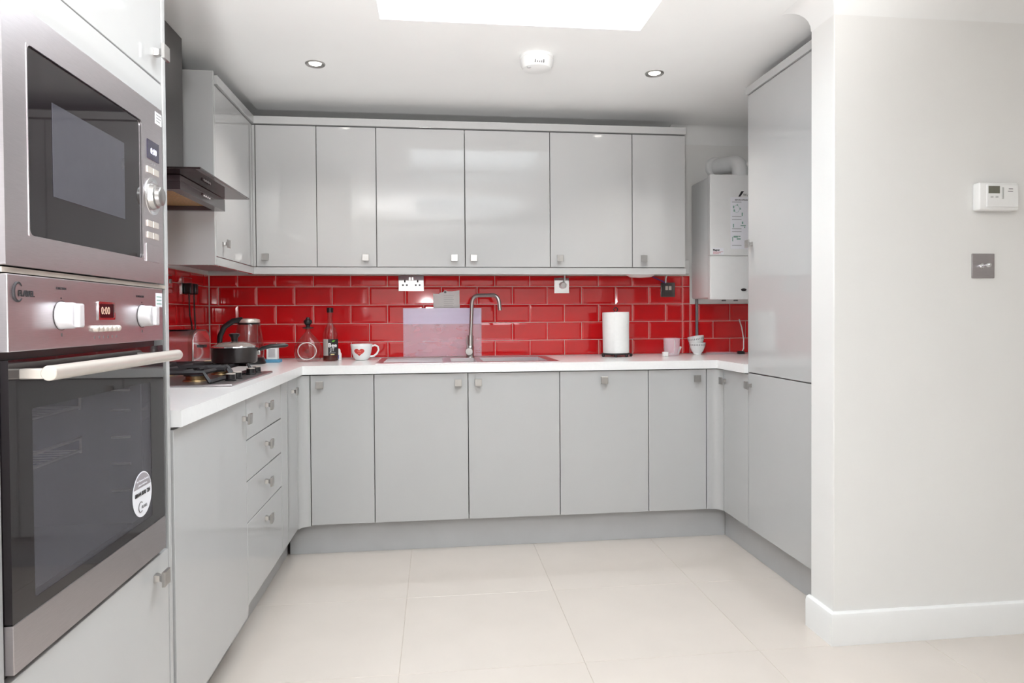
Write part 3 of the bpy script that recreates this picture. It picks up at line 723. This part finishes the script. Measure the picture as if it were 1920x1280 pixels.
for y, k in ((-.395, 0), (-.325, 1)):
    p = part('plug', B().box(LX+.010, LX+.046, y-.019, y+.019, 1.246, 1.300, .006), BPL, t)
    part('cable', B().tube([(LX+.030, y, 1.248), (LX+.030, y, 1.20), (LX+.028, y+.012+.0*k, 1.14), (LX+.03, y+.03-.02*k, 1.10), (LX+.03, y+.04-.03*k, 1.01), (LX+.03, y+.04-.03*k, .90)], .0038, 8), BPL, p)
t = thing('single_socket', 'chrome wall plate on the left wall half hidden behind the oven tower', 'socket', (LX, -.6, 1.24))
part('plate', B().box(LX-.001, LX+.010, -.640, -.555, 1.243, 1.330, .002), CHROME, t)
part('rocker', B().box(LX+.010, LX+.014, -.585, -.570, 1.29, 1.31, .001), NICK, t)
# ------------------------------------------------------------------ sink and tap
ZW = .897
t = thing('sink', 'stainless steel inset sink with one and a half bowls and drainer', 'sink', (.75, -.33, ZW-.15))
sx0, sx1, sy0, sy1 = .300, 1.215, -.560, -.095
B1, B2 = (.672, .800, -.500, -.200), (.832, 1.162, -.505, -.165)
xs = sorted({sx0, sx1, B1[0], B1[1], B2[0], B2[1]}); ys = sorted({sy0, sy1, B1[2], B1[3], B2[2], B2[3]})
inb = lambda x, y: any(a < x < b_ and c < y < d for a, b_, c, d in (B1, B2))
part('rim', slab(xs, ys, ZW, ZW+.0030, lambda x, y: not inb(x, y)), STEEL, t)
for a, b_, c, d in (B1, B2):
    b = B(); dz = .14; th = .002
    b.box(a-th, a, c-th, d+th, ZW-dz, ZW); b.box(b_, b_+th, c-th, d+th, ZW-dz, ZW); b.box(a, b_, c-th, c, ZW-dz, ZW); b.box(a, b_, d, d+th, ZW-dz, ZW); b.box(a, b_, c, d, ZW-dz-th, ZW-dz)
    bw = part('bowl', b, STEEL, t)
    part('waste', B().lathe([(.035, 0), (.035, .002), (.02, .001), (0, .001)], ((a+b_)/2, (c+d)/2, ZW-dz), 20), CHROME, bw)
rb = B()
for i in range(7): rb.box(.335, .630, -.48+i*.05, -.475+i*.05, ZW+.003, ZW+.0055, .001, 1)
part('drainer_ribs', rb, STEEL, t)
t = thing('mixer_tap', 'tall satin nickel mixer tap with swan neck behind the sink', 'tap', (.785, -.215, ZW+.003))
tx, tyy = .787, -.130
tx = .783; tyy = -.155
part('base', B().lathe([(.024, 0), (.024, .006), (.021, .010), (.021, .062), (.018, .066)], (tx, tyy, ZW+.003), 26), NICK, t)
part('valve_body', B().lathe([(.0215, 0), (.0215, .05), (.019, .053), (0, .053)], (tx-.002, tyy+.005, ZW+.038), 24, (-.1, -1, 0)), NICK, t)
part('lever', B().tube([(tx-.012, tyy-.03, ZW+.045), (tx-.018, tyy-.03, ZW+.085), (tx-.020, tyy-.028, ZW+.125)], [.004, .0035, .003], 10), NICK, t)
pts = [(tx+.002, tyy, ZW+.06), (tx+.012, tyy, ZW+.30)]
dx, dy = .72, -.40
def ctr(u, z): return (tx+.012+dx*u, tyy+dy*u, ZW+z)
for i in range(1, 8): a = i/7*math.pi/2; pts.append(ctr(.045*(1-math.cos(a)), .30+.045*math.sin(a)))
for i in range(0, 8): a = i/7*R(82); pts.append(ctr(.155+.045*math.sin(a), .30+.045*math.cos(a)))
pts.append(ctr(.206, .262))
part('spout', B().tube(pts, .0105, 16), NICK, t)
part('neck_sleeve', B().tube([(tx+.0015, tyy, ZW+.060), (tx+.004, tyy, ZW+.125)], .0165, 20), NICK, t)

# panel, paper
t = thing('splash_sheet', 'hazy clear plastic sheet standing against the tiles behind the tap', 'panel', (.633, -.02, ZW))
part('sheet', B().box(.413, .856, -.0215, -.0195, ZW+.0036, 1.085), FILM, t)
part('film_band', B().box(.413, .856, -.0215, -.0195, 1.085, 1.176), FILMB, t, 'more opaque lilac band along the top')
b = B(); top = [(.582, 1.258), (.615, 1.257), (.622, 1.264), (.640, 1.267), (.646, 1.277), (.656, 1.276), (.664, 1.272), (.690, 1.272), (.732, 1.277)]
b.prism([(.586, 1.113), (.733, 1.112)]+top[::-1], (0, -.0042, 0), X_, Z_, Y_, .0006)
t = thing('note_paper', 'torn sheet of white note paper stuck to the tiles above the plastic sheet', 'paper', (.66, -.004, 1.112))
part('sheet', b, PAPER, t)
for i in range(7): part('ruled_line', B().box(.642, .700-.006*(i % 2), -.0045, -.0042, 1.180+i*.011, 1.1808+i*.011), INKG, t)
part('tape', B().lathe([(.007, 0), (.007, .001), (0, .001)], (.651, -.0043, 1.268), 14, (0, -1, 0)), INKG, t)

# ------------------------------------------------------------------ hob, pan
t = thing('gas_hob', 'stainless steel four-burner gas hob with black pan supports', 'hob', (-.33, -1.29, ZW))
hx0, hx1, hy0, hy1 = -.585, -.078, -1.585, -1.010
part('plate', B().box(hx0, hx1, hy0, hy1, ZW, ZW+.008, .003), STEELD, t)
BRASS = mat('aged_brass', (150, 126, 92), .35, metal=.9, var=.1)
BU = [(-.245, -1.430, .036), (-.245, -1.150, .028), (-.455, -1.430, .028), (-.455, -1.150, .044)]
for x, y, r in BU:
    br = part('burner', B().lathe([(r+.006, 0), (r+.004, .005), (r*.9, .007), (r*.9, .018), (r*.85, .018)], (x, y, ZW+.008), 28), BRASS, t)
    part('burner_cap', B().lathe([(r+.002, 0), (r+.003, .004), (r-.004, .009), (0, .010)], (x, y, ZW+.0265), 28), BLK, br)
for yc in (-1.430, -1.150):
    b = B(); zt = ZW+.046; q = .0075
    def bar(p): b.tube(p, q, 4)
    for y in (yc-.125, yc+.125):
        bar([(-.158, y, ZW+.012), (-.178, y, zt), (-.545, y, zt), (-.562, y, ZW+.012)])
    for x in (-.178, -.350, -.545): bar([(x, yc-.125, zt), (x, yc+.125, zt)])
    for x in (-.158, -.562): bar([(x, yc-.125, ZW+.014), (x, yc+.125, ZW+.014)])
    for x in (-.245, -.455):
        for s in (-1, 1): bar([(x, yc+s*.125, zt), (x, yc+s*.03, zt)])
        for s in (-1, 1): bar([(x+s*.10, yc, zt), (x+s*.03, yc, zt)])
    part('pan_support', b, BLK, t)
for y in (-1.445, -1.365, -1.180, -1.090):
    k = part('control_knob', B().lathe([(.019, 0), (.019, .004), (.0165, .006), (.0155, .022), (.013, .024)], (-.122, y, ZW+.008), 22), BPL, t)
    part('knob_cap', B().lathe([(.0168, 0), (.0168, .0015), (.013, .003), (0, .003)], (-.122, y, ZW+.031), 22), SILV, k)
px, py, pz = -.196, -1.128, ZW+.0515
t = thing('frying_pan', 'small black lidded pan on the hob, handle pointing right', 'pan', (px, py, pz))
part('body', B().lathe([(.078, 0), (.084, .004), (.087, .058), (.089, .060), (.084, .060), (.081, .056), (.076, .006), (0, .006)], (px, py, pz), 44), PANB, t)
ld = part('glass_lid', B().lathe([(.087, .0605), (.083, .066), (.060, .078), (.030, .084), (0, .085)], (px, py, pz), 44), mat('steely_glass_lid', (170, 156, 150), .08, metal=.6), t, 'shiny glass lid')
part('lid_rim', B().lathe([(.0865, .0600), (.0895, .0615), (.0885, .0650), (.0855, .0660)], (px, py, pz), 44, cap=False), CHROME, ld)
part('lid_knob', B().lathe([(.012, .083), (.013, .098), (.020, .108), (.021, .114), (.012, .117), (0, .117)], (px, py, pz), 24), BPL, ld)
part('handle', B().tube([(px+.082, py+.01, pz+.044), (px+.105, py+.013, pz+.056), (px+.135, py+.018, pz+.064), (px+.188, py+.026, pz+.066), (px+.200, py+.028, pz+.066)], [.006, .0075, .009, .0085, .004], 12), BPL, t)
part('handle_bracket', B().box(px+.080, px+.096, py+.004, py+.018, pz+.030, pz+.048, .003), NICK, t)

# ------------------------------------------------------------------ kettle, toaster and small things at the left
kx_, ky_, kz_ = -.330, -.400, ZW
t = thing('kettle', 'clear glass electric kettle with arched black handle behind the pan', 'kettle', (kx_, ky_, kz_))
part('base', B().lathe([(.078, 0), (.080, .008), (.076, .016), (.074, .030), (.070, .032)], (kx_, ky_, kz_), 36), BPL, t)
part('glass_jug', B().lathe([(.070, .032), (.072, .060), (.068, .120), (.056, .185), (.050, .205), (.048, .205), (.054, .183), (.066, .119), (.070, .060), (.068, .034)], (kx_, ky_, kz_), 40, cap=False), CLEAR, t, 'clear glass jug')
part('lid', B().lathe([(.051, .204), (.053, .212), (.050, .222), (.03, .226), (0, .227)], (kx_+.002, ky_, kz_), 36), SILV, t)
part('lid_rim', B().lathe([(.050, .196), (.054, .200), (.054, .206), (.050, .206)], (kx_, ky_, kz_), 36, cap=False), BPL, t)
hp = [(kx_-.02, ky_-.03, kz_+.222), (kx_-.065, ky_-.035, kz_+.214), (kx_-.105, ky_-.04, kz_+.185), (kx_-.125, ky_-.042, kz_+.140), (kx_-.128, ky_-.042, kz_+.090), (kx_-.118, ky_-.04, kz_+.045), (kx_-.080, ky_-.03, kz_+.024)]
part('handle', B().tube(hp, [.013, .014, .0135, .013, .0125, .012, .011], 12), BPL, t)
part('spout', B().lathe([(.012, 0), (.009, .012), (0, .014)], (kx_+.045, ky_, kz_+.196), 14, (1, 0, .4)), CLEAR, t)
# toaster
an = R(-8); ex = Vector((math.cos(an), math.sin(an), 0)); ey = Vector((-math.sin(an), math.cos(an), 0))
tc = Vector((-.525, -.770, ZW))
t = thing('toaster', 'stainless steel two-slot toaster with rounded ends at the left wall', 'toaster', tc)
def rprof(w, h, r, n=6):
    o = [(-w/2, 0)]+[(-w/2+r-r*math.cos(a), h-r+r*math.sin(a)) for a in [i/n*math.pi/2 for i in range(n+1)]]
    return o+[(-x, z) for x, z in o[::-1]]
b = B(); b.prism(rprof(.165, .168, .055), tc+Vector((0, 0, .010))-ex*.085, ey, Z_, ex, .160); part('body', b, STEEL, t)
b = B(); b.prism(rprof(.170, .172, .057), tc+Vector((0, 0, .008))+ex*.0755, ey, Z_, ex, .018); part('end_cap', b, NICK, t)
b = B(); b.prism(rprof(.150, .160, .050), tc+Vector((0, 0, .012))+ex*.0936, ey, Z_, ex, .002); part('end_face', b, CHROME, t, 'mirror-bright end face')
b = B(); b.prism([(-.07, 0), (.07, 0), (.07, .008), (-.07, .008)], tc-ex*.075, ey, Z_, ex, .15); part('foot', b, BPL, t)
for s in (-.035, .035):
    b = B(); b.prism([(s-.011, 0), (s+.011, 0), (s+.011, .001), (s-.011, .001)], tc+Vector((0, 0, .178))-ex*.065, ey, Z_, ex, .12); part('slot', b, BLK, t)
b = B(); b.prism([(-.016, .10), (.016, .10), (.016, .112), (-.016, .112)], tc+ex*.0958, ey, Z_, ex, .014); part('lever', b, BPL, t)
single('black_adapter', B().box(-.585, -.530, -.420, -.365, ZW, ZW+.150, .008), BPL, 'black plug-in adapter box standing behind the toaster', 'adapter')
for i, (x, y, w, h, lab) in enumerate(((-.462, -.925, .038, .030, 'small pale wooden block in front of the toaster'), (-.372, -.860, .05, .045, 'pale wooden block left of the pan, beside the toaster'))):
    t = thing('wooden_block', lab, 'block', (x, y, ZW), 'wooden blocks beside the hob')
    part('block', B().box(x-w/2, x+w/2, y-.018, y+.018, ZW, ZW+h, .002), GOLD, t)
    if i: part('notch', B().box(x-w/2+.010, x+w/2-.003, y-.0186, y-.0178, ZW+.008, ZW+h-.014), INK, t)
single('sponge', B().box(-.285, -.198, -.325, -.265, ZW, ZW+.016, .003), BLUE, 'flat blue sponge on the worktop right of the pan handle', 'sponge')
t = thing('small_box', 'small white and clear box standing on the blue sponge', 'box', (-.24, -.29, ZW+.016))
part('box', B().box(-.267, -.212, -.312, -.276, ZW+.016, ZW+.082, .002), WPL, t)
part('window', B().box(-.258, -.224, -.3135, -.312, ZW+.026, ZW+.070, .0004), CUPG, t)

# decanter
RING = veil('pale_relief_glass', (255, 250, 250), .55)
dx_, dy_ = -.066, -.270
t = thing('decanter', 'round clear glass decanter with ring relief and black stopper', 'decanter', (dx_, dy_, ZW))
b = B(); N_ = 40; prof = []
rings = []
for h, rx, ry in ((0, .050, .030), (.003, .056, .034), (.020, .066, .040), (.050, .0735, .044), (.080, .069, .042), (.110, .052, .034), (.135, .030, .024), (.152, .015, .015), (.162, .0125, .0125), (.178, .0125, .0125)):
    rings.append([b.m.verts.new((dx_+rx*math.cos(2*math.pi*i/N_), dy_+ry*math.sin(2*math.pi*i/N_), ZW+h)) for i in range(N_)])
for a, c in zip(rings, rings[1:]):
    for i in range(N_): b.m.faces.new((a[i], a[(i+1) % N_], c[(i+1) % N_], c[i]))
b.m.faces.new(rings[0][::-1])
part('glass_body', b, CLEAR, t)
part('relief_ring', B().tube([(dx_+.046*math.cos(a), dy_-.044-.0006+.013*(math.cos(a)**2)*.9, ZW+.056+.044*math.sin(a)) for a in [R(i*10) for i in range(36)]], .0028, 8, True), RING, t)
part('relief_boss', B().lathe([(.012, 0), (.009, .003), (0, .004)], (dx_, dy_-.0435, ZW+.056), 18, (0, -1, 0)), CLEAR, t)
part('neck_flange', B().lathe([(.013, .170), (.029, .174), (.029, .178), (.013, .181)], (dx_, dy_, ZW), 28), BPL, t, 'dark flange at the neck')
part('stopper', B().lathe([(.011, .181), (.011, .190), (.017, .196), (.022, .206), (.020, .215), (.012, .220), (.011, .224), (.008, .230), (0, .232)], (dx_, dy_, ZW), 28), BPL, t, 'black glass stopper')
# bottle
bx_, by_ = .044, -.250
t = thing('bottle', 'tall clear glass bottle with dark cap and black printed label', 'bottle', (bx_, by_, ZW))
part('glass', B().lathe([(.036, 0), (.040, .004), (.040, .120), (.037, .145), (.027, .172), (.016, .190), (.0135, .200), (.0135, .258), (.015, .260), (.015, .268)], (bx_, by_, ZW), 32, cap=False).lathe([(0, .001), (.036, 0)], (bx_, by_, ZW), 32, cap=False), CLEAR, t)
part('liquid', B().lathe([(0, .003), (.037, .004), (.0375, .030), (0, .030)], (bx_, by_, ZW), 32), AMBER, t, 'amber liquid')
part('cap', B().lathe([(.0165, .255), (.0165, .279), (.014, .281), (0, .281)], (bx_, by_, ZW), 22), BPL, t)
def arc(c, r, a0, a1, z0, z1, n=14):
    b = B(); rows_ = [[b.m.verts.new((c[0]+rr*math.cos(R(a0+(a1-a0)*i/n)), c[1]+rr*math.sin(R(a0+(a1-a0)*i/n)), z)) for i in range(n+1)] for rr, z in ((r, z0), (r, z1), (r+.0004, z1), (r+.0004, z0))]
    for k in range(4):
        for i in range(n): b.m.faces.new((rows_[k][i], rows_[k][i+1], rows_[(k+1) % 4][i+1], rows_[(k+1) % 4][i]))
    return b
fa = 285
l = part('label', arc((bx_, by_), .0403, 218, 262, ZW+.030, ZW+.116), mat('silver_label', (186, 182, 178), .35, metal=.3), t, 'grey label edge')
l = part('label', arc((bx_, by_), .0403, 262, 352, ZW+.030, ZW+.116), INK, t, 'black label with white lettering and green leaf')
cu, su = math.cos(R(fa+8)), math.sin(R(fa+8)); rv = (-su, cu, 0)
lc = (bx_+.0413*cu, by_+.0413*su, 0)
text('lettering', 'Bee', .030, (lc[0], lc[1], ZW+.084), rv, Z_, WPL, l, bold=.0006)
text('lettering', 'JT', .026, (lc[0], lc[1], ZW+.062), rv, Z_, WPL, l)
part('leaf', B().prism([(-.004, 0), (.008, .001), (.016, .008), (.003, .007)], (lc[0], lc[1], ZW+.102), rv, Z_, (cu, su, 0), .0006), GREENP, l)
part('print_line', B().prism([(-.016, 0), (.016, 0), (.016, .004), (-.016, .004)], (lc[0], lc[1], ZW+.043), rv, Z_, (cu, su, 0), .0005), INKG, l)
part('print_line', B().prism([(-.010, 0), (.010, 0), (.010, .005), (-.010, .005)], (lc[0], lc[1], ZW+.034), rv, Z_, (cu, su, 0), .0005), GOLD, l)
# dropper bottle
qx, qy = .082, -.205
t = thing('dropper_bottle', 'tiny white squeeze bottle with blue label right of the tall bottle', 'bottle', (qx, qy, ZW))
part('body', B().lathe([(.0125, 0), (.0135, .002), (.0135, .036), (.009, .043)], (qx, qy, ZW), 22), WPL, t)
part('cap', B().lathe([(.0085, .043), (.0075, .055), (.004, .062), (0, .063)], (qx, qy, ZW), 18), WPL, t)
part('label', arc((qx, qy), .0136, 195, 275, ZW+.010, ZW+.030, 8), BLUEP, t)
# mug
ux, uy = .200, -.205
t = thing('mug', 'wide white china mug with red heart print and handle at right', 'mug', (ux, uy, ZW))
MP = [(.030, 0), (.034, .002), (.044, .018), (.051, .040), (.056, .065), (.0585, .085)]
def mr(z):
    for (r0, z0), (r1, z1) in zip(MP, MP[1:]):
        if z0 <= z <= z1: return r0+(r1-r0)*(z-z0)/(z1-z0)
    return MP[-1][0]
part('body', B().lathe([(0, .0)]+MP+[(.0575, .0865), (.0555, .085), (.053, .065), (.048, .040), (.040, .016), (0, .008)], (ux, uy, ZW), 44), MUGM, t)
hp = [(ux+.054, uy-.006, ZW+.074), (ux+.072, uy-.008, ZW+.080), (ux+.087, uy-.010, ZW+.072), (ux+.091, uy-.010, ZW+.055), (ux+.083, uy-.010, ZW+.036), (ux+.066, uy-.008, ZW+.022), (ux+.046, uy-.006, ZW+.020)]
part('handle', B().tube(hp, .0052, 10), MUGM, t)
def onmug(x, z, off): rr = mr(z)+off; return (ux+x, uy-math.sqrt(max(1e-6, rr*rr-x*x)), ZW+z)
def heart(s, cz, off):
    b = B(); vs_ = []
    pl = []
    for i in range(40):
        a = 2*math.pi*i/40; x = 16*math.sin(a)**3; z = 13*math.cos(a)-5*math.cos(2*a)-2*math.cos(3*a)-math.cos(4*a)
        pl.append((x/16, z/16))
    cen = b.m.verts.new(onmug(0-.007, cz, off)); prev = [cen]
    rings = [[b.m.verts.new(onmug(-.007+x*s*f, cz+z*s*.82*f, off)) for x, z in pl] for f in (.33, .66, 1)]
    for i in range(40): b.m.faces.new((cen, rings[0][i], rings[0][(i+1) % 40]))
    for a, c in zip(rings, rings[1:]):
        for i in range(40): b.m.faces.new((a[i], a[(i+1) % 40], c[(i+1) % 40], c[i]))
    return b
hh = part('heart_print', heart(.0270, .046, .0006), HEART, t, 'red heart with small lettering')
text('lettering', 'love', .012, (ux-.007, uy-.0542, ZW+.050), X_, Z_, mat('pink_print', (240, 150, 130), .4), hh); text('lettering', 'you', .010, (ux-.007, uy-.0524, ZW+.040), X_, Z_, bpy.data.materials['pink_print'], hh)

# paper towel on wire stand
wx, wy = 1.600, -.190
t = thing('towel_holder', 'black wire paper towel stand with ball feet on the worktop', 'holder', (wx, wy, ZW))
b = B(); b.tube([(wx+.078*math.cos(a), wy+.078*math.sin(a), ZW+.016) for a in [R(i*12) for i in range(30)]], .004, 8, True)
b.tube([(wx-.078, wy, ZW+.016), (wx+.078, wy, ZW+.016)], .004, 8); b.tube([(wx, wy-.078, ZW+.016), (wx, wy+.078, ZW+.016)], .004, 8)
part('base_ring', b, BLK, t)
for a in (200, 255, 300, 345, 90):
    part('foot', B().lathe([(0, 0), (.007, .002), (.009, .009), (.007, .016), (0, .018)], (wx+.084*math.cos(R(a)), wy+.084*math.sin(R(a)), ZW), 14), BLK, t)
part('rod', B().tube([(wx, wy, ZW+.016), (wx, wy, ZW+.252)]+[(wx+.011*math.sin(a), wy, ZW+.264-.011*math.cos(a)) for a in [R(i*24) for i in range(1, 15)]], .003, 8), BLK, t)
t = thing('paper_towel_roll', 'white paper towel roll standing on the black wire stand', 'paper towel', (wx, wy, ZW+.021))
part('roll', B().lathe([(.020, .021), (.071, .021), (.072, .024), (.075, .245), (.073, .248), (.020, .250), (.020, .021)], (wx, wy, ZW), 44, cap=False), SOILW, t)
part('loose_sheet', arc((wx, wy), .0757, 250, 330, ZW+.022, ZW+.250, 16), SOILW, t)

# right end of the worktop
t = thing('measuring_cup', 'clear plastic measuring cup near the right corner', 'cup', (1.925, -.19, ZW))
part('cup', B().lathe([(.040, 0), (.043, .001), (.047, .100), (.0455, .100), (.0415, .004), (0, .003)], (1.925, -.19, ZW), 32), CUPG, t)
part('scale_marks', B().box(1.926, 1.928, -.2385, -.2345, ZW+.02, ZW+.09), WPL, t)
single('white_cube', B().box(1.852, 1.882, -.262, -.236, ZW, ZW+.026, .003), WPL, 'tiny white plastic piece lying left of the measuring cup', 'plastic piece')
single('white_clip', B().tube([(1.996, -.10, ZW+.005), (2.004, -.10, ZW+.03), (2.012, -.10, ZW+.047)], .006, 8), WPL, 'small white stick leaning between the cup and the bowls', 'clip')
vx, vy = 2.110, -.105
BP = [(.022, 0), (.024, .003), (.023, .008), (.034, .022), (.044, .046), (.048, .070)]
def bowl(z0, lab, tilt):
    t = thing('bowl', lab, 'bowl', (vx, vy, z0), 'stacked patterned bowls')
    M = Matrix.Translation((vx, vy, z0)) @ Matrix.Rotation(tilt, 4, 'Y')
    b = B(); b.lathe(BP+[(.0465, .0705), (.042, .046), (.030, .024), (0, .012)], (0, 0, 0), 40); b.m.transform(M); part('body', b, MUGM, t)
    b = B()
    for i in range(30):
        a = 2*math.pi*i/30; ca, sa = math.cos(a), math.sin(a); q = []
        for da, z in ((-.045, .053), (.045, .053), (.03, .063), (-.03, .063)):
            rr = .0452+(z-.046)*.17+.0005; q.append(b.m.verts.new((rr*math.cos(a+da), rr*math.sin(a+da), z)))
        b.m.faces.new(q)
    b.m.transform(M); part('rim_pattern', b, INKG, t)
bowl(ZW, 'lower of two small white footed bowls with grey leaf pattern', 0)
bowl(ZW+.036, 'upper bowl of the stacked pair, tilted, with grey leaf pattern', R(-9))
single('clear_tray', B().box(2.19, 2.36, -.10, -.03, ZW, ZW+.012, .003), CUPG, 'flat clear plastic tray on the worktop right of the bowls', 'tray')
t = thing('white_cable', 'thin white cable with dark plug hanging down beside the larder unit', 'cable', (2.39, -.10, ZW))
part('cord', B().tube([(2.405, -.02, 1.10), (2.407, -.05, 1.05), (2.405, -.08, .98), (2.395, -.10, .93), (2.380, -.11, ZW+.012)], .0035, 8), WPL, t)
part('plug', B().box(2.355, 2.392, -.125, -.095, ZW, ZW+.018, .004), BPL, t)
